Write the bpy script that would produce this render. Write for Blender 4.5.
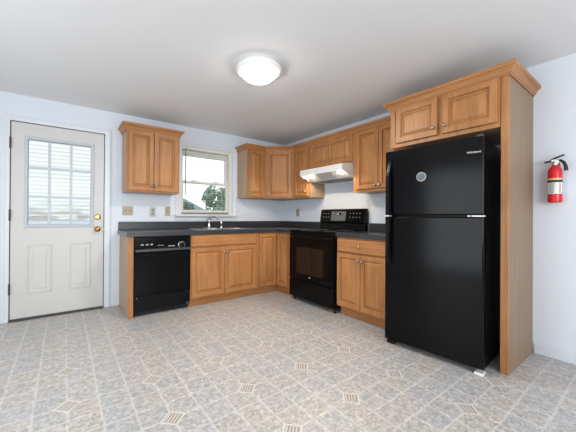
import bpy, math, random
from mathutils import Vector, Matrix
R = math.radians
random.seed(7)
scene = bpy.context.scene
for o in list(bpy.data.objects):
    bpy.data.objects.remove(o)
COL = scene.collection

# ------------------------------------------------------------------ camera
H = 2.328                      # ceiling height
cam_d = bpy.data.cameras.new('camera')
cam = bpy.data.objects.new('camera', cam_d)
COL.objects.link(cam)
scene.camera = cam
F, CX, CY = 286.56, 271.13, 215.68
yaw, pit, rol = R(35.815), R(0.192), R(-0.367)
fw = Vector((math.sin(yaw) * math.cos(pit), math.cos(yaw) * math.cos(pit), math.sin(pit)))
rt = Vector((math.cos(yaw), -math.sin(yaw), 0))
up = rt.cross(fw)
up2 = rt * math.sin(rol) + up * math.cos(rol)
rt2 = rt * math.cos(rol) + up * -math.sin(rol)
m = Matrix((rt2, up2, -fw)).transposed().to_4x4()
m.translation = (-3.096, -3.909, 1.087)
cam.matrix_world = m
cam_d.sensor_width = 36.0
cam_d.sensor_fit = 'HORIZONTAL'
cam_d.lens = 36.0 * F / 576.0
cam_d.shift_x = (288.0 - CX) / 576.0
cam_d.shift_y = (CY - 216.0) / 576.0
cam_d.clip_start = 0.02
cam_d.clip_end = 200

# ------------------------------------------------------------------ light and exposure
scene.view_settings.view_transform = 'Standard'
scene.view_settings.look = 'None'
scene.view_settings.gamma = 1.0
scene.view_settings.use_curve_mapping = False
scene.view_settings.exposure = 0.36
WORLD_STRENGTH = 1.3
w = bpy.data.worlds.new('sky')
scene.world = w
w.use_nodes = True
nt = w.node_tree
bg = nt.nodes['Background']
bg.inputs[0].default_value = (0.90, 0.95, 1.0, 1)
bg.inputs[1].default_value = WORLD_STRENGTH
try:
    scene.cycles.max_bounces = 8
    scene.cycles.diffuse_bounces = 5
    scene.cycles.glossy_bounces = 4
    scene.cycles.transmission_bounces = 6
    scene.cycles.sample_clamp_indirect = 6.0
    scene.cycles.caustics_reflective = False
    scene.cycles.caustics_refractive = False
except Exception:
    pass

ROOM_L, ROOM_F = -4.90, -6.10


def area(name, loc, direction, sx, sy, power, color):
    d = bpy.data.lights.new(name, 'AREA')
    d.shape = 'RECTANGLE'
    d.size, d.size_y = sx, sy
    d.energy = power
    d.color = color
    o = bpy.data.objects.new(name, d)
    COL.objects.link(o)
    o.location = loc
    o.rotation_euler = Vector(direction).to_track_quat('-Z', 'Y').to_euler()
    return o


# fill lamps added as daylight, at an unseen left door and front window
area('added_daylight_door', (ROOM_L + 0.02, -2.30, 1.06), (1, 0, 0), 1.10, 1.95, 25, (0.92, 0.96, 1.0))
area('added_daylight_window', (-2.75, ROOM_F + 0.02, 1.38), (0, 1, 0), 3.3, 1.45, 74, (0.93, 0.965, 1.0))

# ------------------------------------------------------------------ materials
MATS = {}


def new_mat(name):
    mt = bpy.data.materials.new(name)
    mt.use_nodes = True
    MATS[name] = mt
    t = mt.node_tree
    return mt, t, t.nodes['Principled BSDF']


def simple(name, col, rough=0.5, metal=0.0, spec=0.5, noise=0.0, nscale=30, bump=0.0, coat=0.0, emit=None, estr=0):
    mt, t, b = new_mat(name)
    b.inputs['Base Color'].default_value = (*col, 1)
    b.inputs['Roughness'].default_value = rough
    b.inputs['Metallic'].default_value = metal
    b.inputs['Specular IOR Level'].default_value = spec
    if coat:
        b.inputs['Coat Weight'].default_value = coat
        b.inputs['Coat Roughness'].default_value = 0.12
    tc = t.nodes.new('ShaderNodeTexCoord')
    nz = t.nodes.new('ShaderNodeTexNoise')
    nz.inputs['Scale'].default_value = nscale
    nz.inputs['Detail'].default_value = 3
    t.links.new(tc.outputs['Object'], nz.inputs['Vector'])
    if noise:
        mx = t.nodes.new('ShaderNodeMix')
        mx.data_type = 'RGBA'
        mx.inputs[6].default_value = (*[c * (1 - noise) for c in col], 1)
        mx.inputs[7].default_value = (*[min(1, c * (1 + noise)) for c in col], 1)
        t.links.new(nz.outputs['Fac'], mx.inputs[0])
        t.links.new(mx.outputs[2], b.inputs['Base Color'])
    if bump:
        bp = t.nodes.new('ShaderNodeBump')
        bp.inputs['Strength'].default_value = bump
        bp.inputs['Distance'].default_value = 0.002
        t.links.new(nz.outputs['Fac'], bp.inputs['Height'])
        t.links.new(bp.outputs['Normal'], b.inputs['Normal'])
    if emit:
        b.inputs['Emission Color'].default_value = (*emit, 1)
        b.inputs['Emission Strength'].default_value = estr
    return mt


def wood(name, c0, c1, scale=(26, 26, 2.2), rough=0.38, streak=0.5, coat=0.0):
    mt, t, b = new_mat(name)
    tc = t.nodes.new('ShaderNodeTexCoord')
    mp = t.nodes.new('ShaderNodeMapping')
    mp.inputs['Scale'].default_value = scale
    n1 = t.nodes.new('ShaderNodeTexNoise')
    n1.inputs['Scale'].default_value = 1.0
    n1.inputs['Detail'].default_value = 5
    n1.inputs['Distortion'].default_value = 0.6
    n2 = t.nodes.new('ShaderNodeTexNoise')
    n2.inputs['Scale'].default_value = 5.0
    n2.inputs['Detail'].default_value = 4
    n3 = t.nodes.new('ShaderNodeTexNoise')
    n3.inputs['Scale'].default_value = 3.0
    n3.inputs['Detail'].default_value = 2
    t.links.new(tc.outputs['Object'], mp.inputs['Vector'])
    t.links.new(mp.outputs['Vector'], n1.inputs['Vector'])
    t.links.new(mp.outputs['Vector'], n2.inputs['Vector'])
    t.links.new(tc.outputs['Object'], n3.inputs['Vector'])
    a1 = t.nodes.new('ShaderNodeMath'); a1.operation = 'MULTIPLY_ADD'
    a1.inputs[1].default_value = streak
    t.links.new(n2.outputs['Fac'], a1.inputs[0])
    t.links.new(n1.outputs['Fac'], a1.inputs[2])
    a2 = t.nodes.new('ShaderNodeMath'); a2.operation = 'MULTIPLY_ADD'
    a2.inputs[1].default_value = 0.5
    t.links.new(n3.outputs['Fac'], a2.inputs[0])
    t.links.new(a1.outputs[0], a2.inputs[2])
    mr = t.nodes.new('ShaderNodeMapRange')
    mr.inputs[1].default_value = 0.72
    mr.inputs[2].default_value = 1.28
    t.links.new(a2.outputs[0], mr.inputs[0])
    mx = t.nodes.new('ShaderNodeMix'); mx.data_type = 'RGBA'
    mx.inputs[6].default_value = (*c0, 1)
    mx.inputs[7].default_value = (*c1, 1)
    t.links.new(mr.outputs[0], mx.inputs[0])
    t.links.new(mx.outputs[2], b.inputs['Base Color'])
    b.inputs['Roughness'].default_value = rough
    b.inputs['Specular IOR Level'].default_value = 0.3
    return mt


wood('maple', (0.305, 0.129, 0.042), (0.475, 0.220, 0.082))
wood('maple_horizontal', (0.305, 0.129, 0.042), (0.475, 0.220, 0.082), scale=(2.2, 2.2, 30))
wood('laminate_dark', (0.210, 0.134, 0.083), (0.290, 0.195, 0.125), scale=(70, 70, 1.4), rough=0.5, streak=0.8)  # darker, browner variant of the laminate for the fridge end panel
wood('laminate', (0.36, 0.245, 0.165), (0.46, 0.325, 0.225), scale=(60, 60, 1.6), rough=0.45, streak=0.8)
simple('wall_paint', (0.715, 0.755, 0.815), 0.65, spec=0.3, bump=0.06, nscale=220)
simple('ceiling_paint', (0.81, 0.81, 0.81), 0.8, spec=0.2, bump=0.05, nscale=160)
simple('trim_white', (0.69, 0.72, 0.765), 0.4)
simple('door_white', (0.60, 0.59, 0.565), 0.42)
simple('moulding_grey', (0.52, 0.55, 0.60), 0.4)
simple('vinyl_cream', (0.76, 0.75, 0.70), 0.4)
simple('blind_white', (0.86, 0.86, 0.84), 0.45)
simple('black_gloss', (0.003, 0.003, 0.0034), 0.14, spec=0.12)
simple('black_satin', (0.004, 0.004, 0.0044), 0.28, spec=0.15)
simple('black_fridge', (0.003, 0.003, 0.0032), 0.15, spec=0.13, bump=0.02, nscale=420)
simple('black_matte', (0.012, 0.012, 0.012), 0.6, spec=0.3)
simple('dark_gap', (0.01, 0.01, 0.01), 0.9, spec=0.1)
simple('oven_glass', (0.011, 0.008, 0.006), 0.07, spec=0.4)
simple('laminate_counter', (0.036, 0.038, 0.044), 0.26, spec=0.4, noise=0.25, nscale=260)
simple('steel', (0.62, 0.62, 0.63), 0.22, metal=1.0)
simple('chrome', (0.75, 0.76, 0.78), 0.08, metal=1.0)
simple('nickel', (0.38, 0.35, 0.31), 0.25, metal=1.0)
simple('brass', (0.80, 0.53, 0.18), 0.2, metal=1.0)
simple('bronze', (0.45, 0.25, 0.10), 0.25, metal=1.0)
simple('dark_metal', (0.10, 0.09, 0.08), 0.4, metal=1.0)
simple('appliance_white', (0.70, 0.69, 0.67), 0.3)
simple('filter_grey', (0.20, 0.20, 0.20), 0.45, metal=0.8, noise=0.3, nscale=300)
simple('beige_plastic', (0.42, 0.35, 0.23), 0.4)
simple('tan_plastic', (0.33, 0.27, 0.18), 0.4)
simple('pale_plastic', (0.50, 0.51, 0.51), 0.4)
simple('grey_plastic', (0.30, 0.30, 0.29), 0.4)
simple('lip_grey', (0.05, 0.05, 0.052), 0.3)
simple('hinge_dark', (0.05, 0.045, 0.04), 0.5)
simple('key_grey', (0.36, 0.36, 0.36), 0.4)
simple('rail_brown', (0.22, 0.18, 0.16), 0.5)
simple('white_plastic', (0.8, 0.8, 0.8), 0.4)
simple('silver_print', (0.55, 0.55, 0.55), 0.35)
simple('sticker_grey', (0.40, 0.44, 0.46), 0.5)
simple('sticker_print', (0.14, 0.17, 0.20), 0.5)
simple('display_grey', (0.11, 0.115, 0.12), 0.2, noise=0.35, nscale=35)
simple('red_paint', (0.62, 0.012, 0.022), 0.22, spec=0.5)
simple('label_white', (0.75, 0.75, 0.73), 0.5)
simple('label_yellow', (0.62, 0.52, 0.22), 0.5)
simple('label_red', (0.55, 0.04, 0.04), 0.5)
simple('rubber', (0.012, 0.012, 0.013), 0.5)
simple('lamp_rim', (0.86, 0.85, 0.83), 0.4)
simple('lamp_glass', (0.9, 0.88, 0.84), 0.3, emit=(1.0, 0.95, 0.89), estr=16.0)
simple('hood_lens', (0.9, 0.85, 0.75), 0.3, emit=(1.0, 0.80, 0.52), estr=300.0)
simple('leaf', (0.27, 0.37, 0.27), 0.6, noise=0.35, nscale=1.2)
simple('leaf_dark', (0.20, 0.27, 0.21), 0.6, noise=0.35, nscale=1.2)
simple('bark', (0.20, 0.15, 0.11), 0.8, noise=0.3)
simple('grass', (0.34, 0.36, 0.30), 0.9, noise=0.4, nscale=3)
simple('roof_blue', (0.30, 0.37, 0.42), 0.8, noise=0.12, nscale=4)
simple('house_wall', (0.60, 0.63, 0.64), 0.8)


def siding_material():
    mt, t, b = new_mat('siding')
    tc = t.nodes.new('ShaderNodeTexCoord')
    sep = t.nodes.new('ShaderNodeSeparateXYZ')
    t.links.new(tc.outputs['Object'], sep.inputs[0])
    mp = t.nodes.new('ShaderNodeMapping')
    mp.inputs['Scale'].default_value = (2.2, 2.2, 9)
    t.links.new(tc.outputs['Object'], mp.inputs['Vector'])
    nz = t.nodes.new('ShaderNodeTexNoise')
    nz.inputs['Scale'].default_value = 1.6
    nz.inputs['Detail'].default_value = 5
    t.links.new(mp.outputs[0], nz.inputs['Vector'])
    # weathered, mud splashed lower courses
    mr = t.nodes.new('ShaderNodeMapRange')
    mr.inputs[1].default_value = 1.95; mr.inputs[2].default_value = 1.40
    t.links.new(sep.outputs[2], mr.inputs[0])
    m2 = t.nodes.new('ShaderNodeMapRange')
    m2.inputs[1].default_value = 0.36; m2.inputs[2].default_value = 0.56
    t.links.new(nz.outputs['Fac'], m2.inputs[0])
    mu = t.nodes.new('ShaderNodeMath'); mu.operation = 'MULTIPLY'
    t.links.new(mr.outputs[0], mu.inputs[0]); t.links.new(m2.outputs[0], mu.inputs[1])
    mx = t.nodes.new('ShaderNodeMix'); mx.data_type = 'RGBA'
    mx.inputs[6].default_value = (0.86, 0.85, 0.83, 1)
    mx.inputs[7].default_value = (0.36, 0.31, 0.27, 1)
    t.links.new(mu.outputs[0], mx.inputs[0])
    t.links.new(mx.outputs[2], b.inputs['Base Color'])
    b.inputs['Roughness'].default_value = 0.7
    return mt


siding_material()


def glass_material():
    mt, t, b = new_mat('pane_glass')
    t.nodes.remove(b)
    tr = t.nodes.new('ShaderNodeBsdfTransparent')
    tr.inputs[0].default_value = (0.96, 0.98, 0.98, 1)
    gl = t.nodes.new('ShaderNodeBsdfGlossy')
    gl.inputs['Roughness'].default_value = 0.02
    fr = t.nodes.new('ShaderNodeFresnel')
    fr.inputs[0].default_value = 1.18
    mx = t.nodes.new('ShaderNodeMixShader')
    t.links.new(fr.outputs[0], mx.inputs[0])
    t.links.new(tr.outputs[0], mx.inputs[1])
    t.links.new(gl.outputs[0], mx.inputs[2])
    t.links.new(mx.outputs[0], t.nodes['Material Output'].inputs[0])
    return mt


glass_material()


def floor_material():
    mt, t, b = new_mat('vinyl_floor')
    L = t.links.new

    def math_(op, a, bb=None, c=None):
        n = t.nodes.new('ShaderNodeMath'); n.operation = op
        for i, v in enumerate((a, bb, c)):
            if v is None:
                continue
            if isinstance(v, (int, float)):
                n.inputs[i].default_value = v
            else:
                L(v, n.inputs[i])
        return n.outputs[0]

    def mixc(fac, a, bb):
        n = t.nodes.new('ShaderNodeMix'); n.data_type = 'RGBA'
        if isinstance(fac, (int, float)):
            n.inputs[0].default_value = fac
        else:
            L(fac, n.inputs[0])
        for i, v in ((6, a), (7, bb)):
            if isinstance(v, tuple):
                n.inputs[i].default_value = (*v, 1)
            else:
                L(v, n.inputs[i])
        return n.outputs[2]

    def ramp(v, lo, hi):
        n = t.nodes.new('ShaderNodeMapRange')
        n.inputs[1].default_value = lo; n.inputs[2].default_value = hi
        L(v, n.inputs[0])
        return n.outputs[0]

    def noise(vec, scale, detail=3, dist=0.0):
        n = t.nodes.new('ShaderNodeTexNoise')
        n.inputs['Scale'].default_value = scale
        n.inputs['Detail'].default_value = detail
        n.inputs['Distortion'].default_value = dist
        L(vec, n.inputs['Vector'])
        return n.outputs['Fac']

    tc = t.nodes.new('ShaderNodeTexCoord')
    P = tc.outputs['Object']
    sp = t.nodes.new('ShaderNodeSeparateXYZ'); L(P, sp.inputs[0])
    wob = math_('MULTIPLY', math_('SUBTRACT', noise(P, 14, 3), 0.5), 0.16)
    u = math_('DIVIDE', math_('ADD', sp.outputs[0], 1.690), 0.4618 / 3)
    v = math_('DIVIDE', math_('ADD', sp.outputs[1], 2.350), 0.4450 / 3)
    uw, vw = math_('ADD', u, wob), math_('SUBTRACT', v, wob)

    def dist_int(x):
        return math_('ABSOLUTE', math_('SUBTRACT', x, math_('ROUND', x)))
    d = math_('MINIMUM', dist_int(uw), dist_int(vw))
    grout = math_('SUBTRACT', 1.0, ramp(d, 0.015, 0.058))
    # tile identity
    cv = t.nodes.new('ShaderNodeCombineXYZ')
    L(math_('FLOOR', uw), cv.inputs[0]); L(math_('FLOOR', vw), cv.inputs[1])
    wn = t.nodes.new('ShaderNodeTexWhiteNoise'); wn.noise_dimensions = '2D'
    L(cv.outputs[0], wn.inputs['Vector'])
    tile = mixc(ramp(wn.outputs['Value'], 0.35, 0.75), (0.425, 0.432, 0.442), (0.500, 0.455, 0.415))
    big = noise(P, 5, 3, 0.5)
    tile = mixc(math_('MULTIPLY', ramp(big, 0.4, 0.65), 0.55), tile, (0.495, 0.465, 0.435))
    mot = noise(P, 42, 7, 1.0)
    tile = mixc(ramp(mot, 0.34, 0.56), (0.315, 0.303, 0.292), tile)
    tile = mixc(math_('MULTIPLY', ramp(mot, 0.54, 0.72), 0.75), tile, (0.64, 0.62, 0.595))
    col = mixc(math_('MULTIPLY', grout, 0.46), tile, (0.70, 0.675, 0.64))
    # little striped diamonds, one every third crossing
    u3, v3 = math_('DIVIDE', u, 3.0), math_('DIVIDE', v, 3.0)
    du = math_('MULTIPLY', math_('SUBTRACT', u3, math_('ROUND', u3)), 3.0)
    dv = math_('MULTIPLY', math_('SUBTRACT', v3, math_('ROUND', v3)), 3.0)
    l1 = math_('ADD', math_('ABSOLUTE', du), math_('ABSOLUTE', dv))
    inside = math_('SUBTRACT', 1.0, ramp(l1, 0.29, 0.32))
    ring = math_('SUBTRACT', 1.0, ramp(l1, 0.35, 0.39))
    s = math_('SINE', math_('ADD', math_('MULTIPLY', math_('SUBTRACT', du, dv), 40.0), math_('MULTIPLY', wob, 30)))
    stripe = mixc(ramp(s, -0.3, 0.5), (0.28, 0.24, 0.21), (0.60, 0.56, 0.515))
    ring2 = math_('SUBTRACT', 1.0, ramp(l1, 0.44, 0.47))
    col = mixc(ring2, col, (0.64, 0.61, 0.57))
    col = mixc(ring, col, (0.43, 0.395, 0.36))
    col = mixc(inside, col, stripe)
    L(col, b.inputs['Base Color'])
    L(math_('ADD', math_('MULTIPLY', mot, 0.16), 0.26), b.inputs['Roughness'])
    b.inputs['Specular IOR Level'].default_value = 0.5
    bp = t.nodes.new('ShaderNodeBump')
    bp.inputs['Strength'].default_value = 0.25
    bp.inputs['Distance'].default_value = 0.002
    L(math_('SUBTRACT', mot, math_('MULTIPLY', grout, 0.5)), bp.inputs['Height'])
    L(bp.outputs[0], b.inputs['Normal'])
    return mt


floor_material()


# ------------------------------------------------------------------ mesh helpers
class MB:
    def __init__(s):
        s.v, s.f, s.mi, s.sm = [], [], [], []

    def add(s, verts, faces, mi=0, smooth=False):
        n = len(s.v)
        s.v += [tuple(p) for p in verts]
        for f in faces:
            s.f.append([i + n for i in f]); s.mi.append(mi); s.sm.append(smooth)
        return s

    def box(s, x0, x1, y0, y1, z0, z1, mi=0):
        x0, x1 = min(x0, x1), max(x0, x1); y0, y1 = min(y0, y1), max(y0, y1); z0, z1 = min(z0, z1), max(z0, z1)
        v = [(x0, y0, z0), (x1, y0, z0), (x1, y1, z0), (x0, y1, z0), (x0, y0, z1), (x1, y0, z1), (x1, y1, z1), (x0, y1, z1)]
        return s.add(v, [(0, 3, 2, 1), (4, 5, 6, 7), (0, 1, 5, 4), (1, 2, 6, 5), (2, 3, 7, 6), (3, 0, 4, 7)], mi)

    def prism(s, poly, a0, a1, axis='y', mi=0):
        """poly of 2D points extruded along axis; axis y: poly=(x,z); axis x: (y,z); axis z: (x,y)"""
        def P(p, a):
            return {'y': (p[0], a, p[1]), 'x': (a, p[0], p[1]), 'z': (p[0], p[1], a)}[axis]
        n = len(poly)
        v = [P(p, a0) for p in poly] + [P(p, a1) for p in poly]
        f = [(i, (i + 1) % n, n + (i + 1) % n, n + i) for i in range(n)] + [tuple(range(n))[::-1], tuple(range(n, 2 * n))]
        return s.add(v, f, mi)

    def lathe(s, prof, c, axis=(0, 0, 1), n=28, mi=0, arc=None):
        q = Vector((0, 0, 1)).rotation_difference(Vector(axis).normalized())
        c = Vector(c)
        v, f = [], []
        for (r, z) in prof:
            for k in range(n):
                a = 2 * math.pi * k / n
                v.append(c + q @ Vector((r * math.cos(a), r * math.sin(a), z)))
        for j in range(len(prof) - 1):
            for k in range(n):
                f.append((j * n + k, j * n + (k + 1) % n, (j + 1) * n + (k + 1) % n, (j + 1) * n + k))
        s.add(v, f, mi, True)
        if prof[0][0] > 1e-6:
            s.add([v[k] for k in range(n)], [tuple(range(n))[::-1]], mi)
        if prof[-1][0] > 1e-6:
            s.add([v[(len(prof) - 1) * n + k] for k in range(n)], [tuple(range(n))], mi)
        return s

    def tube(s, pts, r, n=10, mi=0):
        pts = [Vector(p) for p in pts]
        rs = r if isinstance(r, (list, tuple)) else [r] * len(pts)
        ref = None
        rings = []
        for i, p in enumerate(pts):
            d = (pts[min(i + 1, len(pts) - 1)] - pts[max(i - 1, 0)]).normalized()
            if ref is None:
                ref = Vector((0, 0, 1)) if abs(d.z) < 0.9 else Vector((1, 0, 0))
            a = d.cross(ref).normalized(); bb = a.cross(d).normalized(); ref = bb
            rings.append([p + rs[i] * (a * math.cos(2 * math.pi * k / n) + bb * math.sin(2 * math.pi * k / n)) for k in range(n)])
        v = [q for rg in rings for q in rg]
        f = [(j * n + k, j * n + (k + 1) % n, (j + 1) * n + (k + 1) % n, (j + 1) * n + k) for j in range(len(pts) - 1) for k in range(n)]
        s.add(v, f, mi, True)
        s.add(rings[0], [tuple(range(n))[::-1]], mi)
        s.add(rings[-1], [tuple(range(n))], mi)
        return s

    def rings(s, x0, x1, z0, z1, yf, prof, mi=0):
        """stepped front facing -y: prof=[(inset, depth behind yf)...]; first ring is the back edge"""
        v, f = [], []
        for (i, d) in prof:
            v += [(x0 + i, yf + d, z0 + i), (x1 - i, yf + d, z0 + i), (x1 - i, yf + d, z1 - i), (x0 + i, yf + d, z1 - i)]
        for j in range(len(prof) - 1):
            for k in range(4):
                a, b2 = j * 4 + k, j * 4 + (k + 1) % 4
                f.append((a, b2, b2 + 4, a + 4))
        e = (len(prof) - 1) * 4
        f.append((e, e + 1, e + 2, e + 3))
        f.append((3, 2, 1, 0))
        return s.add(v, f, mi)


def obj(name, mb, mat, parent=None, bevel=0.0, local=False, segs=2):
    off = Vector((0, 0, 0))
    if parent is not None and not local:
        q = parent
        while q is not None:
            off += Vector(q.location); q = q.parent
    me = bpy.data.meshes.new(name)
    me.from_pydata([tuple(Vector(p) - off) for p in mb.v], [], mb.f)
    for mm in (mat if isinstance(mat, (list, tuple)) else [mat]):
        me.materials.append(MATS[mm])
    for p, mi, sm in zip(me.polygons, mb.mi, mb.sm):
        p.material_index = mi; p.use_smooth = sm
    me.update()
    import bmesh
    bm = bmesh.new(); bm.from_mesh(me)
    bmesh.ops.recalc_face_normals(bm, faces=bm.faces)
    bm.to_mesh(me); bm.free()
    o = bpy.data.objects.new(name, me)
    COL.objects.link(o)
    if parent is not None:
        o.parent = parent
    if bevel:
        md = o.modifiers.new('bevel', 'BEVEL'); md.width = bevel; md.segments = segs; md.limit_method = 'ANGLE'
        md.angle_limit = R(40)
    return o


def tag(o, label=None, cat=None, group=None, kind=None):
    if label: o['label'] = label
    if cat: o['category'] = cat
    if group: o['group'] = group
    if kind: o['kind'] = kind
    return o


def thing(name, label, cat, loc=(0, 0, 0), rz=0.0, group=None):
    o = bpy.data.objects.new(name, None)
    COL.objects.link(o)
    o.empty_display_size = 0.1
    o.location = loc
    o.rotation_euler = (0, 0, rz)
    return tag(o, label, cat, group)


def struct(name, mb, mat, label, cat, bevel=0.0):
    return tag(obj(name, mb, mat, None, bevel), label, cat, None, 'structure')


def struct_root(name, label, cat, loc):
    return tag(thing(name, label, cat, loc), kind='structure')


# ------------------------------------------------------------------ room shell
DW0, DW1, DWT = -3.552, -2.708, 2.056      # doorway opening in the back wall
WX0, WX1, WZ0, WZ1 = -1.82, -1.015, 1.105, 2.060   # window opening
T = 0.13
b = MB()
b.box(ROOM_L, 0.0, ROOM_F, T, -0.10, 0.0)
struct('floor', b, 'vinyl_floor', 'grey and tan tile patterned vinyl floor with small striped diamonds', 'floor')
b = MB().box(ROOM_L - T, T, ROOM_F - T, T, H, H + 0.10)
struct('ceiling', b, 'ceiling_paint', 'plain off white painted ceiling', 'ceiling')
b = MB()
b.box(ROOM_L, DW0, 0, T, 0, H); b.box(DW0, DW1, 0, T, DWT, H)
b.box(DW1, WX0, 0, T, 0, H); b.box(WX0, WX1, 0, T, 0, WZ0); b.box(WX0, WX1, 0, T, WZ1, H); b.box(WX1, 0, 0, T, 0, H)
struct('wall_back', b, 'wall_paint', 'pale blue white wall with the entry door and sink window', 'wall')
b = MB().box(0, T, ROOM_F, T, 0, H)
struct('wall_right', b, 'wall_paint', 'pale blue white wall behind the range and fridge', 'wall')
b = MB()
b.box(ROOM_L - T, ROOM_L, ROOM_F, -2.90, 0, H); b.box(ROOM_L - T, ROOM_L, -2.90, -1.70, 2.06, H); b.box(ROOM_L - T, ROOM_L, -1.70, T, 0, H)
struct('wall_left', b, 'wall_paint', 'pale wall with an added glazed patio door, left of the view', 'wall')
b = MB()
b.box(ROOM_L, -4.45, ROOM_F - T, ROOM_F, 0, H); b.box(-1.05, 0, ROOM_F - T, ROOM_F, 0, H)
b.box(-4.45, -1.05, ROOM_F - T, ROOM_F, 0, 0.62); b.box(-4.45, -1.05, ROOM_F - T, ROOM_F, 2.14, H)
struct('wall_front', b, 'wall_paint', 'pale wall with an added wide window behind the viewer', 'wall')

# unseen patio door and front window, added to frame the daylight fill lamps
rt_ = struct_root('added_door_2', 'added white framed glazed patio door in the unseen left wall', 'door', (ROOM_L - 0.06, -2.30, 0))  # unseen, positioned to give the bright patch reflected in the fridge
b = MB()
for y0, y1, z0, z1 in ((-2.90, -2.84, 0, 2.06), (-1.76, -1.70, 0, 2.06), (-2.84, -1.76, 2.0, 2.06), (-2.84, -1.76, 0, 0.09)):
    b.box(ROOM_L - 0.10, ROOM_L - 0.02, y0, y1, z0, z1)
obj('door_frame', b, 'trim_white', rt_)
obj('glass', MB().box(ROOM_L - 0.066, ROOM_L - 0.06, -2.84, -1.76, 0.09, 2.0), 'pane_glass', rt_)
rt_ = struct_root('added_window_2', 'added wide white framed window in the wall behind the viewer', 'window', (-2.75, ROOM_F - 0.06, 0.62))
b = MB()
for x0, x1, z0, z1 in ((-4.45, -4.39, .62, 2.14), (-1.11, -1.05, .62, 2.14), (-4.39, -1.11, 2.08, 2.14), (-4.39, -1.11, .62, .68), (-3.33, -3.29, .68, 2.08), (-2.21, -2.17, .68, 2.08)):
    b.box(x0, x1, ROOM_F - 0.10, ROOM_F - 0.02, z0, z1)
obj('window_frame', b, 'trim_white', rt_)
obj('glass', MB().box(-4.39, -1.11, ROOM_F - 0.066, ROOM_F - 0.06, .68, 2.08), 'pane_glass', rt_)

# baseboards
b = MB().box(-0.012, -0.0005, ROOM_F + .002, -3.275, 0.0005, 0.070).box(-0.008, -0.0005, ROOM_F + .002, -3.275, 0.070, 0.078)
struct('baseboard_right', b, 'trim_white', 'low white baseboard along the right wall under the extinguisher', 'baseboard', 0.002)
b = MB().box(ROOM_L, -3.63, -0.012, -0.0005, 0.0005, 0.078)
struct('baseboard_back', b, 'trim_white', 'low white baseboard left of the entry door', 'baseboard', 0.002)

# ------------------------------------------------------------------ entry door
def casing(name, x0, x1, ztop, zbot, wd, label, bottom=False):
    """mitred flat casing with a raised outer bead around an opening; sits on the wall face y=0"""
    bb = MB()
    prof = [(0.0, 0.0), (0.0, -0.011), (wd * 0.55, -0.013), (wd * 0.75, -0.018), (wd, -0.018), (wd, 0.0)]
    path = [(x0, zbot, -1, 0), (x0, ztop, -1, 1), (x1, ztop, 1, 1), (x1, zbot, 1, 0)]
    v, f = [], []
    for (px, pz, sx, sz) in path:
        for (o_, d_) in prof:
            v.append((px + sx * o_, d_ - 0.0004, pz + sz * o_))
    n = len(prof)
    for j in range(3):
        for k in range(n):
            f.append((j * n + k, j * n + (k + 1) % n, (j + 1) * n + (k + 1) % n, (j + 1) * n + k))
    f.append(tuple(range(n))); f.append(tuple(range(3 * n, 4 * n))[::-1])
    bb.add(v, f)
    return struct(name, bb, 'trim_white', label, 'trim')


casing('trim_1', DW0 + 0.004, DW1 - 0.004, DWT - 0.004, 0.001, 0.056, 'white casing around the entry door')

D = struct_root('door_1', 'white entry door with nine pane window and brass hardware', 'door', (-3.13, 0.0, 0.0))
X0, X1, Z0, Z1 = -3.540, -2.720, 0.022, 2.045
YF = 0.004
GX0, GX1, GZ0, GZ1 = -3.432, -2.822, 0.958, 1.908
gi = 0.030
b = MB()
YB = YF + 0.044
b.box(X0, GX0 + .01, YF, YB, Z0, Z1).box(GX1 - .01, X1, YF, YB, Z0, Z1)
b.box(GX0 + .01, GX1 - .01, YF, YB, GZ1 - .01, Z1).box(GX0 + .01, GX1 - .01, YF, YB, Z0, GZ0 + .01)
obj('door_slab', b, 'door_white', D)
b = MB()   # moulded frame around the glass
v, f = [], []
prof = [(-0.004, 0.0), (0.0, -0.010), (0.012, -0.013), (0.022, -0.010), (gi, 0.006), (gi, 0.03)]
for (i, d) in prof:
    v += [(GX0 + i, YF + d - .0003, GZ0 + i), (GX1 - i, YF + d - .0003, GZ0 + i), (GX1 - i, YF + d - .0003, GZ1 - i), (GX0 + i, YF + d - .0003, GZ1 - i)]
for j in range(len(prof) - 1):
    for k in range(4):
        f.append((j * 4 + k, j * 4 + (k + 1) % 4, j * 4 + 4 + (k + 1) % 4, j * 4 + 4 + k))
b.add(v, f)
obj('window_moulding', b, 'moulding_grey', D)
b = MB()
ix0, ix1, iz0, iz1 = GX0 + gi, GX1 - gi, GZ0 + gi, GZ1 - gi
for xm in (-3.229, -3.037):
    b.box(xm - .0125, xm + .0125, YF - .003, YF + .016, iz0, iz1)
for zm in (1.283, 1.590):
    b.box(ix0, ix1, YF - .0028, YF + .0158, zm - .0125, zm + .0125)
obj('muntins', b, 'moulding_grey', D, 0.002)
obj('glass', MB().box(ix0 - .004, ix1 + .004, YF + .020, YF + .024, iz0 - .004, iz1 + .004), 'pane_glass', D)
PANEL = [(0, 0.004), (0.0, -0.001), (0.006, -0.006), (0.014, -0.006), (0.022, 0.002), (0.040, 0.002), (0.056, -0.005)]
for (px0, px1) in ((-3.412, -3.200), (-3.052, -2.844)):
    b = MB().rings(px0, px1, 0.262, 0.778, YF - 0.0003, PANEL)
    obj('embossed_panel', b, 'door_white', D)
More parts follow.
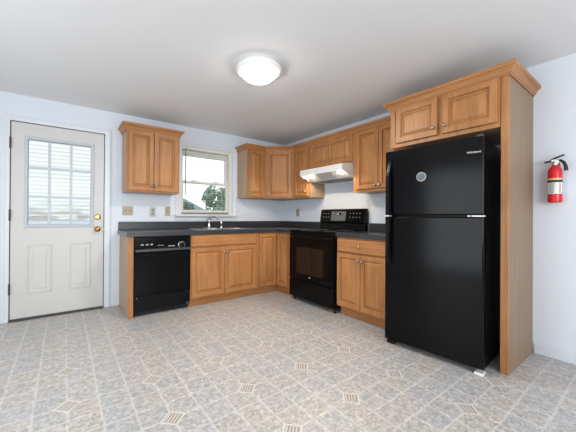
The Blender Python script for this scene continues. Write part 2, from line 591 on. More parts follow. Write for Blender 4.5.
# hardware
b = MB().lathe([(0.033, 0), (0.033, 0.004), (0.026, 0.009), (0.013, 0.012), (0.012, 0.030), (0.022, 0.038), (0.029, 0.050), (0.028, 0.062), (0.018, 0.070), (0.0, 0.071)], (-2.782, YF, 0.929), (0, -1, 0))
k = obj('door_knob', b, 'bronze', D)
tag(k, 'bronze door knob')
b = MB().lathe([(0.033, 0), (0.033, 0.006), (0.028, 0.013), (0.012, 0.015), (0.0, 0.0155)], (-2.779, YF, 1.070), (0, -1, 0))
b.box(-2.783, -2.775, YF - .030, YF - .013, 1.052, 1.088)
tag(obj('deadbolt', b, 'brass', D), 'brass deadbolt turn')
tag(obj('strike_plate', MB().box(-2.7185, -2.713, -0.002, 0.006, .915, .945), 'bronze', D), 'bronze strike plate')
for hz in (1.825, 1.087, 0.330):
    b = MB().lathe([(0.0085, -0.05), (0.0085, 0.05)], (-3.545, -0.010, hz), (0, 0, 1), 12)
    b.lathe([(0.0095, 0.05), (0.0095, 0.055), (0.0, 0.058)], (-3.545, -0.010, hz), (0, 0, 1), 12)
    b.lathe([(0.0, -0.058), (0.0095, -0.055), (0.0095, -0.05)], (-3.545, -0.010, hz), (0, 0, 1), 12)
    tag(obj('hinge', b, 'hinge_dark', D), 'dark metal hinge')
b = MB().box(DW0 + .002, DW1 - .002, -0.030, 0.09, 0.0005, 0.010)
tag(obj('threshold', b, 'dark_metal', D, 0.003), 'dark metal threshold')
b = MB().box(DW0 + .0005, X0 - .004, YB - .004, T, 0.001, Z1).box(X1 + .004, DW1 - .0005, YB - .004, T, 0.001, Z1).box(DW0 + .0005, DW1 - .0005, YB - .004, T, Z1 + .003, DWT - .0005)
obj('shaded_gap_jamb', b, 'dark_metal', D)  # coloured dark to paint in the shade of the gap around the slab

# ------------------------------------------------------------------ kitchen window
W = struct_root('window_1', 'cream double hung window above the sink', 'window', (-1.42, 0.05, WZ0))
b = MB()
b.box(WX0 + .001, WX0 + .030, 0.004, .12, WZ0 + .001, WZ1 - .001).box(WX1 - .052, WX1 - .001, 0.004, .12, WZ0 + .001, WZ1 - .001)
b.box(WX0 + .030, WX1 - .052, 0.004, .12, WZ1 - .045, WZ1 - .001).box(WX0 + .03, WX1 - .052, 0.030, .12, WZ0 + .001, WZ0 + .022)
obj('window_frame', b, 'vinyl_cream', W, 0.003)
ux0, ux1 = WX0 + .031, WX1 - .053
b = MB()   # upper sash, outer track
b.box(ux0, ux0 + .034, .075, .105, 1.552, 2.012).box(ux1 - .034, ux1, .075, .105, 1.552, 2.012)
b.box(ux0 + .034, ux1 - .034, .075, .105, 1.938, 2.012).box(ux0 + .034, ux1 - .034, .075, .105, 1.552, 1.585)
s1 = obj('upper_sash', b, 'vinyl_cream', W, 0.003)
obj('glass', MB().box(ux0 + .03, ux1 - .03, .088, .092, 1.58, 1.945), 'pane_glass', s1)
b = MB()   # lower sash, inner track
b.box(ux0, ux0 + .034, .036, .066, 1.129, 1.585).box(ux1 - .034, ux1, .036, .066, 1.129, 1.585)
b.box(ux0 + .034, ux1 - .034, .036, .066, 1.548, 1.585).box(ux0 + .034, ux1 - .034, .036, .066, 1.129, 1.172)
for lx in (-1.60, -1.27):
    b.box(lx - .03, lx + .03, .028, .060, 1.585, 1.597)
s2 = obj('lower_sash', b, 'vinyl_cream', W, 0.003)
obj('glass', MB().box(ux0 + .03, ux1 - .03, .049, .053, 1.167, 1.555), 'pane_glass', s2)
b = MB()
b.box(-1.888, -0.945, -0.062, -0.0004, 1.084, 1.1045).box(WX0 + .002, WX1 - .002, -0.0004, 0.03, 1.1055, 1.112)
b.box(-1.875, -0.958, -0.014, -0.0004, 1.030, 1.082)
obj('window_sill', b, 'trim_white', W, 0.003)
casing('trim_2', WX0, WX1, WZ1, 1.106, 0.064, 'white casing around the window above the sink')

# mini blind, slats open
BL = thing('window_blind', 'white mini blind with open slats over the sink window', 'blind', (-1.42, 0.02, 1.16))
b = MB().box(WX0 + .004, WX1 - .004, -0.006, 0.032, 2.024, 2.058)
b.box(WX0 + .001, WX0 + .008, 0.0, 0.034, 2.022, 2.058).box(WX1 - .008, WX1 - .001, 0.0, 0.034, 2.022, 2.058)
tag(obj('headrail', b, 'vinyl_cream', BL, 0.002), 'cream headrail')
b = MB()
z = 1.150
while z < 2.024:
    xa, xb = WX0 + .034, WX1 - .056
    v = [(xa, .004, z + .0008), (xb, .004, z + .0008), (xb, .017, z + .0016), (xa, .017, z + .0016), (xa, .030, z - .001), (xb, .030, z - .001)]
    b.add(v, [(0, 1, 2, 3), (3, 2, 5, 4)], 0, True)
    z += 0.034
obj('slats', b, 'blind_white', BL)
obj('bottom_rail', MB().box(WX0 + .034, WX1 - .056, .006, .028, 1.122, 1.136), 'rail_brown', BL, 0.002)
b = MB()
for cx in (-1.66, -1.42, -1.19):
    b.tube([(cx, .005, 1.13), (cx, .005, 2.03)], 0.0008, 5)
obj('lift_cord', b, 'blind_white', BL)
b = MB().tube([(-1.735, -0.004, 2.035), (-1.742, -0.012, 2.0), (-1.746, -0.014, 1.385)], 0.0070, 8)
tag(obj('tilt_wand', b, 'grey_plastic', BL), 'translucent grey tilt wand')

# ------------------------------------------------------------------ cabinet kit (local frame: width along +x, front faces -y, back at y=0)
DOORP = [(0, 0.0195), (0, 0.004), (0.004, 0.0), (0.044, 0.0), (0.046, 0.005), (0.048, 0.0160), (0.057, 0.0165), (0.060, 0.0140), (0.080, 0.0035), (0.082, 0.0018)]
SLABP = [(0, 0.0195), (0, 0.006), (0.004, 0.002), (0.010, 0.0)]
KN = [(0.0075, 0), (0.0065, 0.004), (0.0055, 0.012), (0.010, 0.016), (0.0145, 0.021), (0.0145, 0.026), (0.010, 0.030), (0.0, 0.031)]


def knob(parent, x, y, z):
    return tag(obj('knob', MB().lathe(KN, (x, y, z), (0, -1, 0), 20), 'nickel', parent, local=True), 'round brushed nickel knob')


def cab_door(root, x0, x1, z0, z1, D_, kx=None, kz=None, name='door'):
    dd = obj(name, MB().rings(x0, x1, z0, z1, -D_ - 0.0202, DOORP), 'maple', root, local=True)
    if kx is not None:
        knob(dd, kx, -D_ - 0.0203, kz)
    return dd


def cab_drawer(root, x0, x1, z0, z1, D_, kx=None, kz=None):
    dd = obj('drawer_front', MB().rings(x0, x1, z0, z1, -D_ - 0.0202, SLABP), 'maple_horizontal', root, local=True)
    if kx is not None:
        knob(dd, kx, -D_ - 0.0203, kz)
    return dd


def carcass(root, W_, H_, D_, z0=0.0, stiles=(), rails=(), st=0.04, bottom_rail=0.035, top_rail=0.05):
    obj('carcass', MB().box(0.0008, W_ - 0.0008, -D_ + 0.019, -0.0015, z0, H_), 'laminate', root, local=True)
    b = MB()
    y0, y1 = -D_, -D_ + 0.0188
    b.box(0.0008, st, y0, y1, z0, H_).box(W_ - st, W_ - 0.0008, y0, y1, z0, H_)
    b.box(st, W_ - st, y0, y1, H_ - top_rail, H_).box(st, W_ - st, y0, y1, z0, z0 + bottom_rail)
    b.box(st, W_ - st, y0 + .004, y1, z0 + bottom_rail, H_ - top_rail)
    obj('face_frame', b, 'maple', root, local=True)


CROWN = [(0.0, 0.0), (0.009, 0.0), (0.010, 0.012), (0.015, 0.016), (0.020, 0.031), (0.032, 0.045), (0.043, 0.052), (0.047, 0.060), (0.047, 0.076), (0.0, 0.076)]


def crown_mesh(path, z, closed_ends=True):
    """crown profile swept along an open 2D path with mitres; the moulding lies to the RIGHT of the direction of travel"""
    b = MB()
    n = len(CROWN)
    P = [Vector(p) for p in path]
    v, f = [], []
    for i, p in enumerate(P):
        ns = []
        if i > 0:
            d = (P[i] - P[i - 1]).normalized(); ns.append(Vector((d.y, -d.x)))
        if i < len(P) - 1:
            d = (P[i + 1] - P[i]).normalized(); ns.append(Vector((d.y, -d.x)))
        mm = ns[0] if len(ns) == 1 else (ns[0] + ns[1]) / (1 + ns[0].dot(ns[1]))
        for (o_, h_) in CROWN:
            q = p + mm * (o_ + 0.0006)
            v.append((q.x, q.y, z + h_))
    for j in range(len(P) - 1):
        for k in range(n):
            f.append((j * n + k, j * n + (k + 1) % n, (j + 1) * n + (k + 1) % n, (j + 1) * n + k))
    f.append(tuple(range(n))); f.append(tuple(range((len(P) - 1) * n, len(P) * n))[::-1])
    b.add(v, f)
    return b


RZ = R(-90)
UZ0, UZ1 = 1.365, 2.100
UD = 0.305
CRZ = 2.072

# upper cabinet left of the window
C = thing('wall_cabinet', 'two door maple wall cabinet hanging between entry door and window', 'cabinet', (-2.530, 0, UZ0), 0, 'maple wall cabinets')
carcass(C, 0.604, UZ1 - UZ0, UD)
cab_door(C, 0.018, 0.294, 0.017, 0.706, UD, 0.275, 0.078)
cab_door(C, 0.300, 0.584, 0.017, 0.706, UD, 0.321, 0.078)
cm = crown_mesh([(0, -0.002), (0, -UD), (0.604, -UD), (0.604, -0.002)], CRZ - UZ0)
obj('crown_moulding', cm, 'maple_horizontal', C, local=True)

# corner group
C = thing('wall_cabinet', 'narrow one door maple wall cabinet just right of the sink window', 'cabinet', (-0.925, 0, UZ0), 0, 'maple wall cabinets')
carcass(C, 0.309, UZ1 - UZ0, UD)
cab_door(C, 0.020, 0.270, 0.017, 0.712, UD, 0.040, 0.078)
C = thing('corner_wall_cabinet', 'maple corner wall cabinet with one diagonal door', 'cabinet', (0, 0, UZ0), 0, 'maple wall cabinets')
hh = UZ1 - UZ0
b = MB().prism([(-0.615, -0.0015), (-0.0015, -0.0015), (-0.0015, -0.615), (-0.292, -0.615), (-0.615, -0.292)], 0, hh, 'z')
obj('carcass', b, 'laminate', C, local=True)
dm = Matrix.Rotation(R(-45), 4, 'Z')
L0 = Vector((-0.6155, -0.3055, 0)); diagW = (Vector((-0.3055, -0.6155, 0)) - L0).length


def rot_mb(b, M4):
    b.v = [tuple(M4 @ Vector(p)) for p in b.v]
    return b


M4 = Matrix.Translation(L0) @ dm
b = MB().box(0.002, .045, 0.0, .0125, 0, hh).box(diagW - .045, diagW - .002, 0.0, .0125, 0, hh).box(.045, diagW - .045, 0.0, .0125, hh - .05, hh).box(.045, diagW - .045, 0.0, .0125, 0, .035).box(.045, diagW - .045, 0.003, .0125, .035, hh - .05)
obj('face_frame', rot_mb(b, M4), 'maple', C, local=True)
dd = obj('door', rot_mb(MB().rings(.030, diagW - .030, .017, .712, -.0202, DOORP), M4), 'maple', C, local=True)
kb = rot_mb(MB().lathe(KN, (.052, -.0203, .078), (0, -1, 0), 20), M4)
tag(obj('knob', kb, 'nickel', dd, local=True), 'round brushed nickel knob')

C = thing('wall_cabinet', 'narrow one door maple wall cabinet between the corner and range hood', 'cabinet', (0, -0.616, UZ0), RZ, 'maple wall cabinets')
carcass(C, 0.344, UZ1 - UZ0, UD)
cab_door(C, 0.036, 0.322, 0.020, 0.712, UD, 0.292, 0.080)
C = thing('wall_cabinet', 'short two door maple wall cabinet directly over the range hood', 'cabinet', (0, -0.961, 1.745), RZ, 'maple wall cabinets')
carcass(C, 0.754, UZ1 - 1.745, UD, bottom_rail=0.02)
cab_door(C, 0.022, 0.361, 0.015, 0.333, UD, 0.333, 0.075)
cab_door(C, 0.367, 0.739, 0.015, 0.333, UD, 0.422, 0.075)
C = thing('wall_cabinet', 'tall two door maple wall cabinet between range hood and fridge', 'cabinet', (0, -1.716, UZ0 + .012), RZ, 'maple wall cabinets')
carcass(C, 0.660, UZ1 - UZ0 - .012, UD)
cab_door(C, 0.050, 0.336, 0.030, 0.704, UD, 0.308, 0.066)
cab_door(C, 0.341, 0.620, 0.030, 0.704, UD, 0.363, 0.066)
C = tag(obj('crown_moulding', crown_mesh([(-0.925, -0.002), (-0.925, -UD), (-0.6165, -UD), (-UD, -0.6165), (-UD, -2.376)], CRZ), 'maple_horizontal'),
        'maple crown moulding running along the corner wall cabinets to the fridge', 'moulding')

# cabinet above the fridge, with its crown, and the tall end panel
FD = 0.615
C = thing('fridge_cabinet', 'two door maple cabinet above the black fridge', 'cabinet', (0, -2.380, 1.730), RZ)
carcass(C, 0.838, 2.100 - 1.730, FD, bottom_rail=0.03, st=0.05)
cab_door(C, 0.064, 0.422, 0.034, 0.345, FD, 0.394, 0.096)
cab_door(C, 0.460, 0.823, 0.034, 0.345, FD, 0.486, 0.096)
# local: x=-(y+2.35), y=x
cm = crown_mesh([(0.0, -0.36), (0.0, -FD), (0.885, -FD), (0.885, -0.002)], 2.078 - 1.730)
obj('crown_moulding', cm, 'maple_horizontal', C, local=True)
C = thing('end_panel', 'tall maple laminate end panel right of the fridge', 'panel', (-0.31, -3.240, 0))
obj('panel', MB().box(-0.592, -0.0015, -3.2645, -3.222, 0.0005, 2.100), 'laminate_dark', C)
tag(obj('front_edge', MB().box(-FD, -0.5925, -3.2648, -3.2205, 0.0005, 2.100), 'maple', C, 0.002), 'solid maple front edge strip')

# ------------------------------------------------------------------ base cabinets
BD = 0.610
BT = 0.866
C = thing('end_panel', 'narrow maple end panel left of the dishwasher', 'panel', (-2.530, -0.3, 0))
obj('panel', MB().box(-2.548, -2.5215, -0.588, -0.0015, 0.0005, BT), 'laminate', C)
tag(obj('front_edge', MB().box(-2.5482, -2.5005, -BD, -0.5885, 0.0005, BT), 'maple', C, 0.002), 'solid maple front edge strip')


def toe(root, x0, x1, D_=0.545):
    obj('toe_kick', MB().box(x0, x1, -D_, -D_ + .016, 0.0005, 0.1195), 'maple_horizontal', root, local=True)


C = thing('sink_base_cabinet', 'two door maple base cabinet under the sink with a false drawer front', 'cabinet', (-1.885, 0, 0))
carcass(C, 0.960, 0.690, BD, z0=0.100)
b = MB().box(0.0008, .06, -BD, -BD + .0188, .69, BT).box(.90, .9592, -BD, -BD + .0188, .69, BT).box(.06, .90, -BD, -BD + .0188, .69, BT)
b.box(0.0008, .018, -BD + .0188, -.0015, .69, BT).box(.942, .9592, -BD + .0188, -.0015, .69, BT)
obj('apron', b, 'maple', C, local=True)
cab_drawer(C, 0.016, 0.910, 0.724, 0.853, BD)
cab_door(C, 0.016, 0.438, 0.120, 0.702, BD, 0.424, 0.640)
cab_door(C, 0.444, 0.910, 0.120, 0.702, BD, 0.474, 0.640)
toe(C, 0.0008, 0.959)

C = thing('corner_base_cabinet', 'maple corner base cabinet with a folded pair of doors left of the range', 'cabinet', (0, 0, 0))
poly = [(-0.924, -0.0015), (-0.0015, -0.0015), (-0.0015, -0.955), (-0.592, -0.955), (-0.592, -0.592), (-0.924, -0.592)]
obj('carcass', MB().prism(poly, 0.100, BT, 'z'), 'laminate', C, local=True)
b = MB().box(-0.924, -0.906, -BD, -.5925, .1, BT).box(-0.906, -0.611, -BD + .004, -.5925, .1, BT)
b.box(-BD + .004, -.5925, -0.880, -0.6115, .1, BT).box(-BD, -.5925, -0.955, -0.880, .1, BT)
b.box(-0.906, -0.59, -BD, -.5925, .828, BT).box(-BD, -.5925, -.88, -.59, .828, BT)
obj('face_frame', b, 'maple', C, local=True)
dd = obj('door', MB().rings(-0.916, -0.634, 0.120, 0.846, -BD - .0202, DOORP), 'maple', C, local=True)
MR = Matrix.Rotation(RZ, 4, 'Z')
dd = obj('door', rot_mb(MB().rings(0.636, 0.868, 0.120, 0.846, -BD - .0202, DOORP), MR), 'maple', C, local=True)
tag(obj('knob', rot_mb(MB().lathe(KN, (0.846, -BD - .0203, 0.776), (0, -1, 0), 20), MR), 'nickel', dd, local=True), 'round brushed nickel knob')
b = MB().box(-0.545, -0.529, -0.955, -0.5455, 0.0005, 0.0995).box(-0.580, -0.5455, -0.955, -0.937, 0.0005, .0995)
b.box(-0.9245, -.5455, -0.545, -0.529, 0.0005, 0.0995)
obj('toe_kick', b, 'maple_horizontal', C, local=True)
tag(obj('filler_strip', MB().box(-BD - .003, -.56, -0.9635, -0.9555, .0005, BT), 'laminate', C, local=True), 'pale wooden filler strip beside the range')

C = thing('base_cabinet', 'maple base cabinet with a drawer over two doors, between range and fridge', 'cabinet', (0, -1.738, 0), RZ)
carcass(C, 0.640, BT, BD, z0=0.100)
cab_drawer(C, 0.010, 0.622, 0.712, 0.846, BD, 0.312, 0.772)
cab_door(C, 0.010, 0.316, 0.116, 0.694, BD, 0.290, 0.628)
cab_door(C, 0.321, 0.622, 0.116, 0.694, BD, 0.346, 0.628)
toe(C, 0.0008, 0.639)

# ------------------------------------------------------------------ countertops
CZ0, CZ1 = 0.8665, 0.914
CF = -0.637
SX0, SX1, SY0, SY1 = -1.775, -0.985, -0.555, -0.095   # cut out for the sink
C = thing('countertop', 'long charcoal laminate countertop with the sink, turning the corner', 'countertop', (-1.4, -0.3, CZ0))
b = MB()
b.box(-2.572, SX0, CF, -0.001, CZ0, CZ1).box(SX1, -0.637, CF, -0.001, CZ0, CZ1)
b.box(SX0, SX1, CF, SY0, CZ0, CZ1).box(SX0, SX1, SY1, -0.001, CZ0, CZ1)
b.box(-0.637, -0.001, -0.9635, -0.001, CZ0, CZ1)
obj('worktop', b, 'laminate_counter', C)
b = MB().box(-2.565, -0.0215, -0.021, -0.001, CZ1 + .0003, 1.014).box(-0.021, -0.001, -0.9635, -0.001, CZ1 + .0003, 1.014)
obj('backsplash', b, 'laminate_counter', C, 0.003)
C = thing('countertop', 'short charcoal laminate countertop between the range and fridge', 'countertop', (-0.3, -2.06, CZ0))
obj('worktop', MB().box(CF, -0.001, -2.376, -1.7345, CZ0, CZ1), 'laminate_counter', C, 0.004)
obj('backsplash', MB().box(-0.021, -0.001, -2.376, -1.7345, CZ1 + .0003, 1.014), 'laminate_counter', C, 0.003)

# sink
C = thing('sink', 'double bowl stainless steel sink set into the countertop', 'sink', (-1.38, -0.325, 0.72))
b = MB()
rx0, rx1, ry0, ry1, rz = SX0 - .02, SX1 + .02, SY0 - .02, SY1 + .025, CZ1 + .0004
xm = (SX0 + SX1) / 2
bowls = [(SX0 + .015, xm - .012), (xm + .012, SX1 - .015)]
by0, by1 = SY0 + .015, SY1 - .055
b.box(rx0, rx1, ry0, by0, rz, rz + .005).box(rx0, rx1, by1, ry1, rz, rz + .005)
b.box(rx0, bowls[0][0], by0, by1, rz, rz + .005).box(bowls[0][1], bowls[1][0], by0, by1, rz, rz + .005).box(bowls[1][1], rx1, by0, by1, rz, rz + .005)
obj('rim', b, 'steel', C)
for (x0, x1) in bowls:
    b = MB()
    v = [(x0, by0, rz + .004), (x1, by0, rz + .004), (x1, by1, rz + .004), (x0, by1, rz + .004)]
    i = .025
    v += [(x0 + i, by0 + i, .74), (x1 - i, by0 + i, .74), (x1 - i, by1 - i, .74), (x0 + i, by1 - i, .74)]
    b.add(v, [(0, 1, 5, 4), (1, 2, 6, 5), (2, 3, 7, 6), (3, 0, 4, 7), (4, 5, 6, 7)])
    bo = obj('bowl', b, 'steel', C)
    obj('drain', MB().lathe([(.04, 0), (.04, .003), (.03, .004), (.0, .002)], ((x0 + x1) / 2, (by0 + by1) / 2, .7405)), 'chrome', bo)

# faucet and side sprayer
fz = rz + .0055
C = thing('faucet', 'curved chrome faucet behind the sink', 'faucet', (-1.440, -0.120, fz))
b = MB().lathe([(.030, 0), (.030, .008), (.024, .012), (.020, .03), (.020, .09), (.023, .10), (.021, .118), (.0, .122)], (-1.440, -0.120, fz))
obj('body', b, 'chrome', C)
b = MB().box(-1.54, -1.335, -.142, -.098, fz - .0003, fz + .006)
obj('deck_plate', b, 'chrome', C, 0.003)
b = MB().tube([(-1.440, -.120, fz + .06), (-1.436, -.128, fz + .115), (-1.424, -.150, fz + .150), (-1.405, -.185, fz + .163), (-1.385, -.222, fz + .155), (-1.370, -.250, fz + .132), (-1.364, -.262, fz + .105)], [.013, .013, .0125, .012, .012, .0125, .014], 14)
obj('spout', b, 'chrome', C)
b = MB().tube([(-1.440, -.120, fz + .116), (-1.448, -.112, fz + .135), (-1.438, -.100, fz + .158), (-1.405, -.085, fz + .176)], [.010, .009, .008, .009], 10)
obj('lever', b, 'chrome', C)
C = thing('side_sprayer', 'small chrome side sprayer beside the faucet', 'sprayer', (-1.250, -0.120, fz))
obj('base', MB().lathe([(.022, 0), (.022, .005), (.015, .014), (.013, .03)], (-1.250, -.120, fz)), 'chrome', C)
b = MB().lathe([(.010, .031), (.012, .06), (.014, .085), (.011, .094), (.0, .096)], (-1.250, -.120, fz))
obj('spray_head', b, 'chrome', C)

# ------------------------------------------------------------------ dishwasher
C = thing('dishwasher', 'black built in dishwasher left of the sink cabinet', 'dishwasher', (-2.19, -0.3, 0))
dx0, dx1 = -2.497, -1.8875
obj('tub', MB().box(dx0 + .004, dx1 - .004, -0.585, -0.03, 0.10, 0.862), 'black_matte', C)
obj('toe_panel', MB().box(dx0 + .01, dx1 - .01, -0.56, -0.545, 0.012, 0.098), 'black_matte', C)
b = MB().box(dx0 + .003, dx1 - .003, -0.606, -0.586, 0.060, 0.222)
lp = obj('lower_panel', b, 'black_satin', C, 0.004)
for sx, sz in ((dx1 - .03, .075), (dx1 - .03, .205), (dx0 + .03, .205)):
    obj('screw', MB().lathe([(.006, 0), (.006, .002), (0, .003)], (sx, -.6062, sz), (0, -1, 0), 12), 'steel', lp)
b = MB().box(dx0 + .002, dx1 - .002, -0.622, -0.586, 0.228, 0.694)
obj('door', b, 'black_gloss', C, 0.005)
b = MB().prism([(-.586, .700), (-.632, .700), (-.634, .722), (-.626, .735), (-.624, .852), (-.586, .856)], dx0 + .002, dx1 - .002, 'x')
cp = obj('control_panel', b, 'black_gloss', C, 0.002)
b = MB().box(dx0 + .01, dx1 - .01, -.6362, -.634, .702, .726)
tag(obj('handle_lip', b, 'lip_grey', cp), 'grey handle lip')
for bx in (-2.421, -2.371, -2.325):
    obj('button', MB().box(bx - .014, bx + .014, -.6285, -.6245, .768, .784), 'grey_plastic', cp, 0.002)
b = MB()
for q in range(5):
    b.box(-2.262 + q * .014, -2.253 + q * .014, -.6258, -.6248, .760, .765)
tag(obj('printed_marks', b, 'silver_print', cp), 'small pale printed marks')
b = MB()
for q in range(6):
    b.box(-2.145 + q * .012, -2.136 + q * .012, -.6258, -.6248, .746, .755)
tag(obj('printed_marks', b, 'silver_print', cp), 'small pale printed marks')
b = MB().lathe([(.040, 0), (.040, .003), (.034, .004), (.034, .0035)], (-1.997, -.6248, .757), (0, -1, 0), 32)
ri = obj('dial_ring', b, 'steel', cp)
b = MB().lathe([(.030, 0.0036), (.030, .020), (.024, .024), (0, .025)], (-1.997, -.6248, .757), (0, -1, 0), 32)
b.box(-2.000, -1.994, -.655, -.6485, .733, .781)
tag(obj('dial', b, 'black_satin', cp), 'round black cycle dial')

# ------------------------------------------------------------------ range
C = thing('range', 'black freestanding electric range with a glass cooktop', 'range', (-0.35, -1.349, 0))
y0, y1 = -1.7305, -0.9670   # right, left
obj('body', MB().box(-0.632, -0.03, y0 + .002, y1 - .002, 0.045, 0.898), 'black_satin', C)
b = MB().box(-0.668, -0.035, y0, y1, 0.8985, 0.918)
ct = obj('cooktop', b, 'black_gloss', C, 0.005)
for (bx, by, br) in ((-.50, -1.16, .10), (-.50, -1.54, .085), (-.24, -1.16, .075), (-.24, -1.54, .10)):
    b = MB().lathe([(br, 0), (br, .0004), (br - .004, .0004), (br - .004, 0.0)], (bx, by, .9182), (0, 0, 1), 40)
    tag(obj('burner_ring', b, 'grey_plastic', ct), 'grey burner outline')
# door
b = MB()
wz0, wz1, wy0, wy1 = 0.372, 0.705, -1.575, -1.105
fx0, fx1 = -0.668, -0.633
zb, zt = 0.292, 0.870
b.box(fx0, fx1, y0 + .004, wy0, zb, zt).box(fx0, fx1, wy1, y1 - .004, zb, zt).box(fx0, fx1, wy0, wy1, wz1, zt).box(fx0, fx1, wy0, wy1, zb, wz0)
od = obj('oven_door', b, 'black_gloss', C)
obj('window', MB().box(fx0 + .002, fx1, wy0, wy1, wz0, wz1), 'oven_glass', od)
b = MB()
hy0, hy1 = y0 + .05, y1 - .05
b.tube([(-.664, hy1, .835), (-.700, hy1 - .01, .838), (-.712, hy1 - .05, .838), (-.716, (hy0 + hy1) / 2, .838), (-.712, hy0 + .05, .838), (-.700, hy0 + .01, .838), (-.664, hy0, .835)], .013, 12)
obj('handle', b, 'black_gloss', od)
b = MB().lathe([(.010, 0), (.010, .0015), (0, .002)], (fx0, -1.352, .343), (-1, 0, 0), 20)
tag(obj('badge', b, 'silver_print', od), 'tiny pale round badge')
b = MB().box(fx0 - .002, fx1, y0 + .004, y1 - .004, 0.070, 0.284)
obj('storage_drawer', b, 'black_gloss', C, 0.004)
for ly in (y0 + .03, y1 - .03):
    for lx in (-.60, -.08):
        obj('leg', MB().lathe([(.016, 0.0), (.016, .008), (.009, .012), (.009, .044)], (lx, ly, .0008)), 'black_matte', C)
# backguard
b = MB().prism([(-.0345, .919), (-.108, .919), (-.100, .990), (-.092, 1.010), (-.112, 1.020), (-.085, 1.180), (-.070, 1.195), (-.0345, 1.195)], y0 + .006, y1 - .006, 'y')
bgd = obj('backguard', b, 'black_gloss', C, 0.003)


def bgp(yc, zc, hw, hh_, d, mb):   # small plate lying on the sloped console face
    def X(z):
        return -.112 + (z - 1.020) / (1.180 - 1.020) * .027
    v = [(X(zc - hh_) - d, yc - hw, zc - hh_), (X(zc - hh_) - d, yc + hw, zc - hh_), (X(zc + hh_) - d, yc + hw, zc + hh_), (X(zc + hh_) - d, yc - hw, zc + hh_)]
    v += [(p[0] + d + .0008, p[1], p[2]) for p in v]
    mb.add(v, [(0, 1, 2, 3), (4, 5, 1, 0), (5, 6, 2, 1), (6, 7, 3, 2), (7, 4, 0, 3), (7, 6, 5, 4)])
    return mb


tag(obj('display_panel', bgp(-1.305, 1.100, .125, .062, .0012, MB()), 'display_grey', bgd), 'grey control display')
tag(obj('clock', bgp(-1.300, 1.128, .050, .016, .0022, MB()), 'black_gloss', bgd), 'dark clock window')
tag(obj('clock_digits', bgp(-1.300, 1.128, .012, .007, .0028, bgp(-1.268, 1.128, .004, .007, .0028, MB())), 'label_white', bgd), 'pale clock digits')
for (yy, zz) in ((-1.03, 1.135), (-1.08, 1.135), (-1.13, 1.135), (-1.04, 1.085), (-1.09, 1.085), (-1.14, 1.085), (-1.50, 1.135), (-1.55, 1.135), (-1.60, 1.135), (-1.65, 1.135), (-1.50, 1.085), (-1.55, 1.085), (-1.60, 1.085), (-1.65, 1.085)):
    tag(obj('touch_key', bgp(yy, zz, .007, .0045, .0012, MB()), 'key_grey', bgd), 'pale touch key print')

# ------------------------------------------------------------------ range hood
C = thing('range_hood', 'white under cabinet range hood with two lit bulbs', 'range hood', (-0.25, -1.3375, 1.575))
hy0, hy1 = -1.704, -0.9780
t_ = .006
side = [(-.290, 1.7435), (-.500, 1.712), (-.500, 1.634), (-.470, 1.634), (-.300, 1.570), (-.003, 1.570), (-.003, 1.7435)]
obj('side_panel', MB().prism(side, hy1 - t_, hy1, 'y'), 'appliance_white', C)
obj('side_panel', MB().prism(side, hy0, hy0 + t_, 'y'), 'appliance_white', C)
b = MB()
ya, yb = hy0 + t_, hy1 - t_
b.box(-.500, -.494, ya, yb, 1.634, 1.712)
b.prism([(-.500, 1.712), (-.290, 1.7435), (-.003, 1.7435), (-.003, 1.738), (-.290, 1.738), (-.494, 1.706)], ya, yb, 'y')
b.box(-.494, -.470, ya, yb, 1.634, 1.639)
obj('shell', b, 'appliance_white', C)
b = MB().prism([(-.446, 1.655), (-.300, 1.5705), (-.294, 1.5765), (-.440, 1.661)], ya, yb, 'y')
obj('light_panel', b, 'appliance_white', C)
obj('bottom_panel', MB().box(-.2995, -.005, ya, yb, 1.5705, 1.5755), 'appliance_white', C)
obj('grease_filter', MB().box(-.285, -.03, -1.60, -1.08, 1.5665, 1.5703), 'filter_grey', C, 0.001)
nrm = Vector((-.0845, 0, -.146)).normalized()
for yy in (-1.085, -1.600):
    c = Vector((-.405, yy, 1.6312)) + nrm * .0006
    b = MB().lathe([(.030, 0), (.030, .002), (.022, .008), (.010, .011), (0, .0118)], c, nrm, 24)
    tag(obj('bulb_lens', b, 'hood_lens', C), 'lit warm bulb lens')
c = (-.378, -1.34, 1.6155)
b = MB()
for q in range(9):
    y_ = -1.46 + q * .03
    b.prism([(-.428, 1.6435), (-.330, 1.587), (-.331, 1.5855), (-.429, 1.642)], y_ - .010, y_ + .010, 'y')
tag(obj('vent_slots', b, 'silver_print', C), 'row of grey vent slots')

# ------------------------------------------------------------------ refrigerator (slightly turned out of its recess)
ang = math.atan2(-.702, .067)
C = thing('refrigerator', 'tall black top freezer refrigerator in the maple enclosure', 'refrigerator', (-0.841, -2.471, 0), ang)
Wf, Hf = 0.705, 1.652
obj('cabinet_body', MB().box(0.003, Wf - .003, 0.072, 0.72, 0.030, Hf - .015), 'black_satin', C, 0.004, local=True)
obj('base_grille', MB().box(0.01, Wf - .01, 0.067, 0.0715, 0.028, 0.070), 'black_matte', C, local=True)
DB = [(0, .066), (0, .010), (.003, .004), (.010, 0.0)]
fd = obj('freezer_door', MB().rings(0, Wf, 1.106, Hf, 0.0, DB), 'black_fridge', C, local=True)
ld = obj('fridge_door', MB().rings(0, Wf, 0.043, 1.094, 0.0, DB), 'black_fridge', C, local=True)


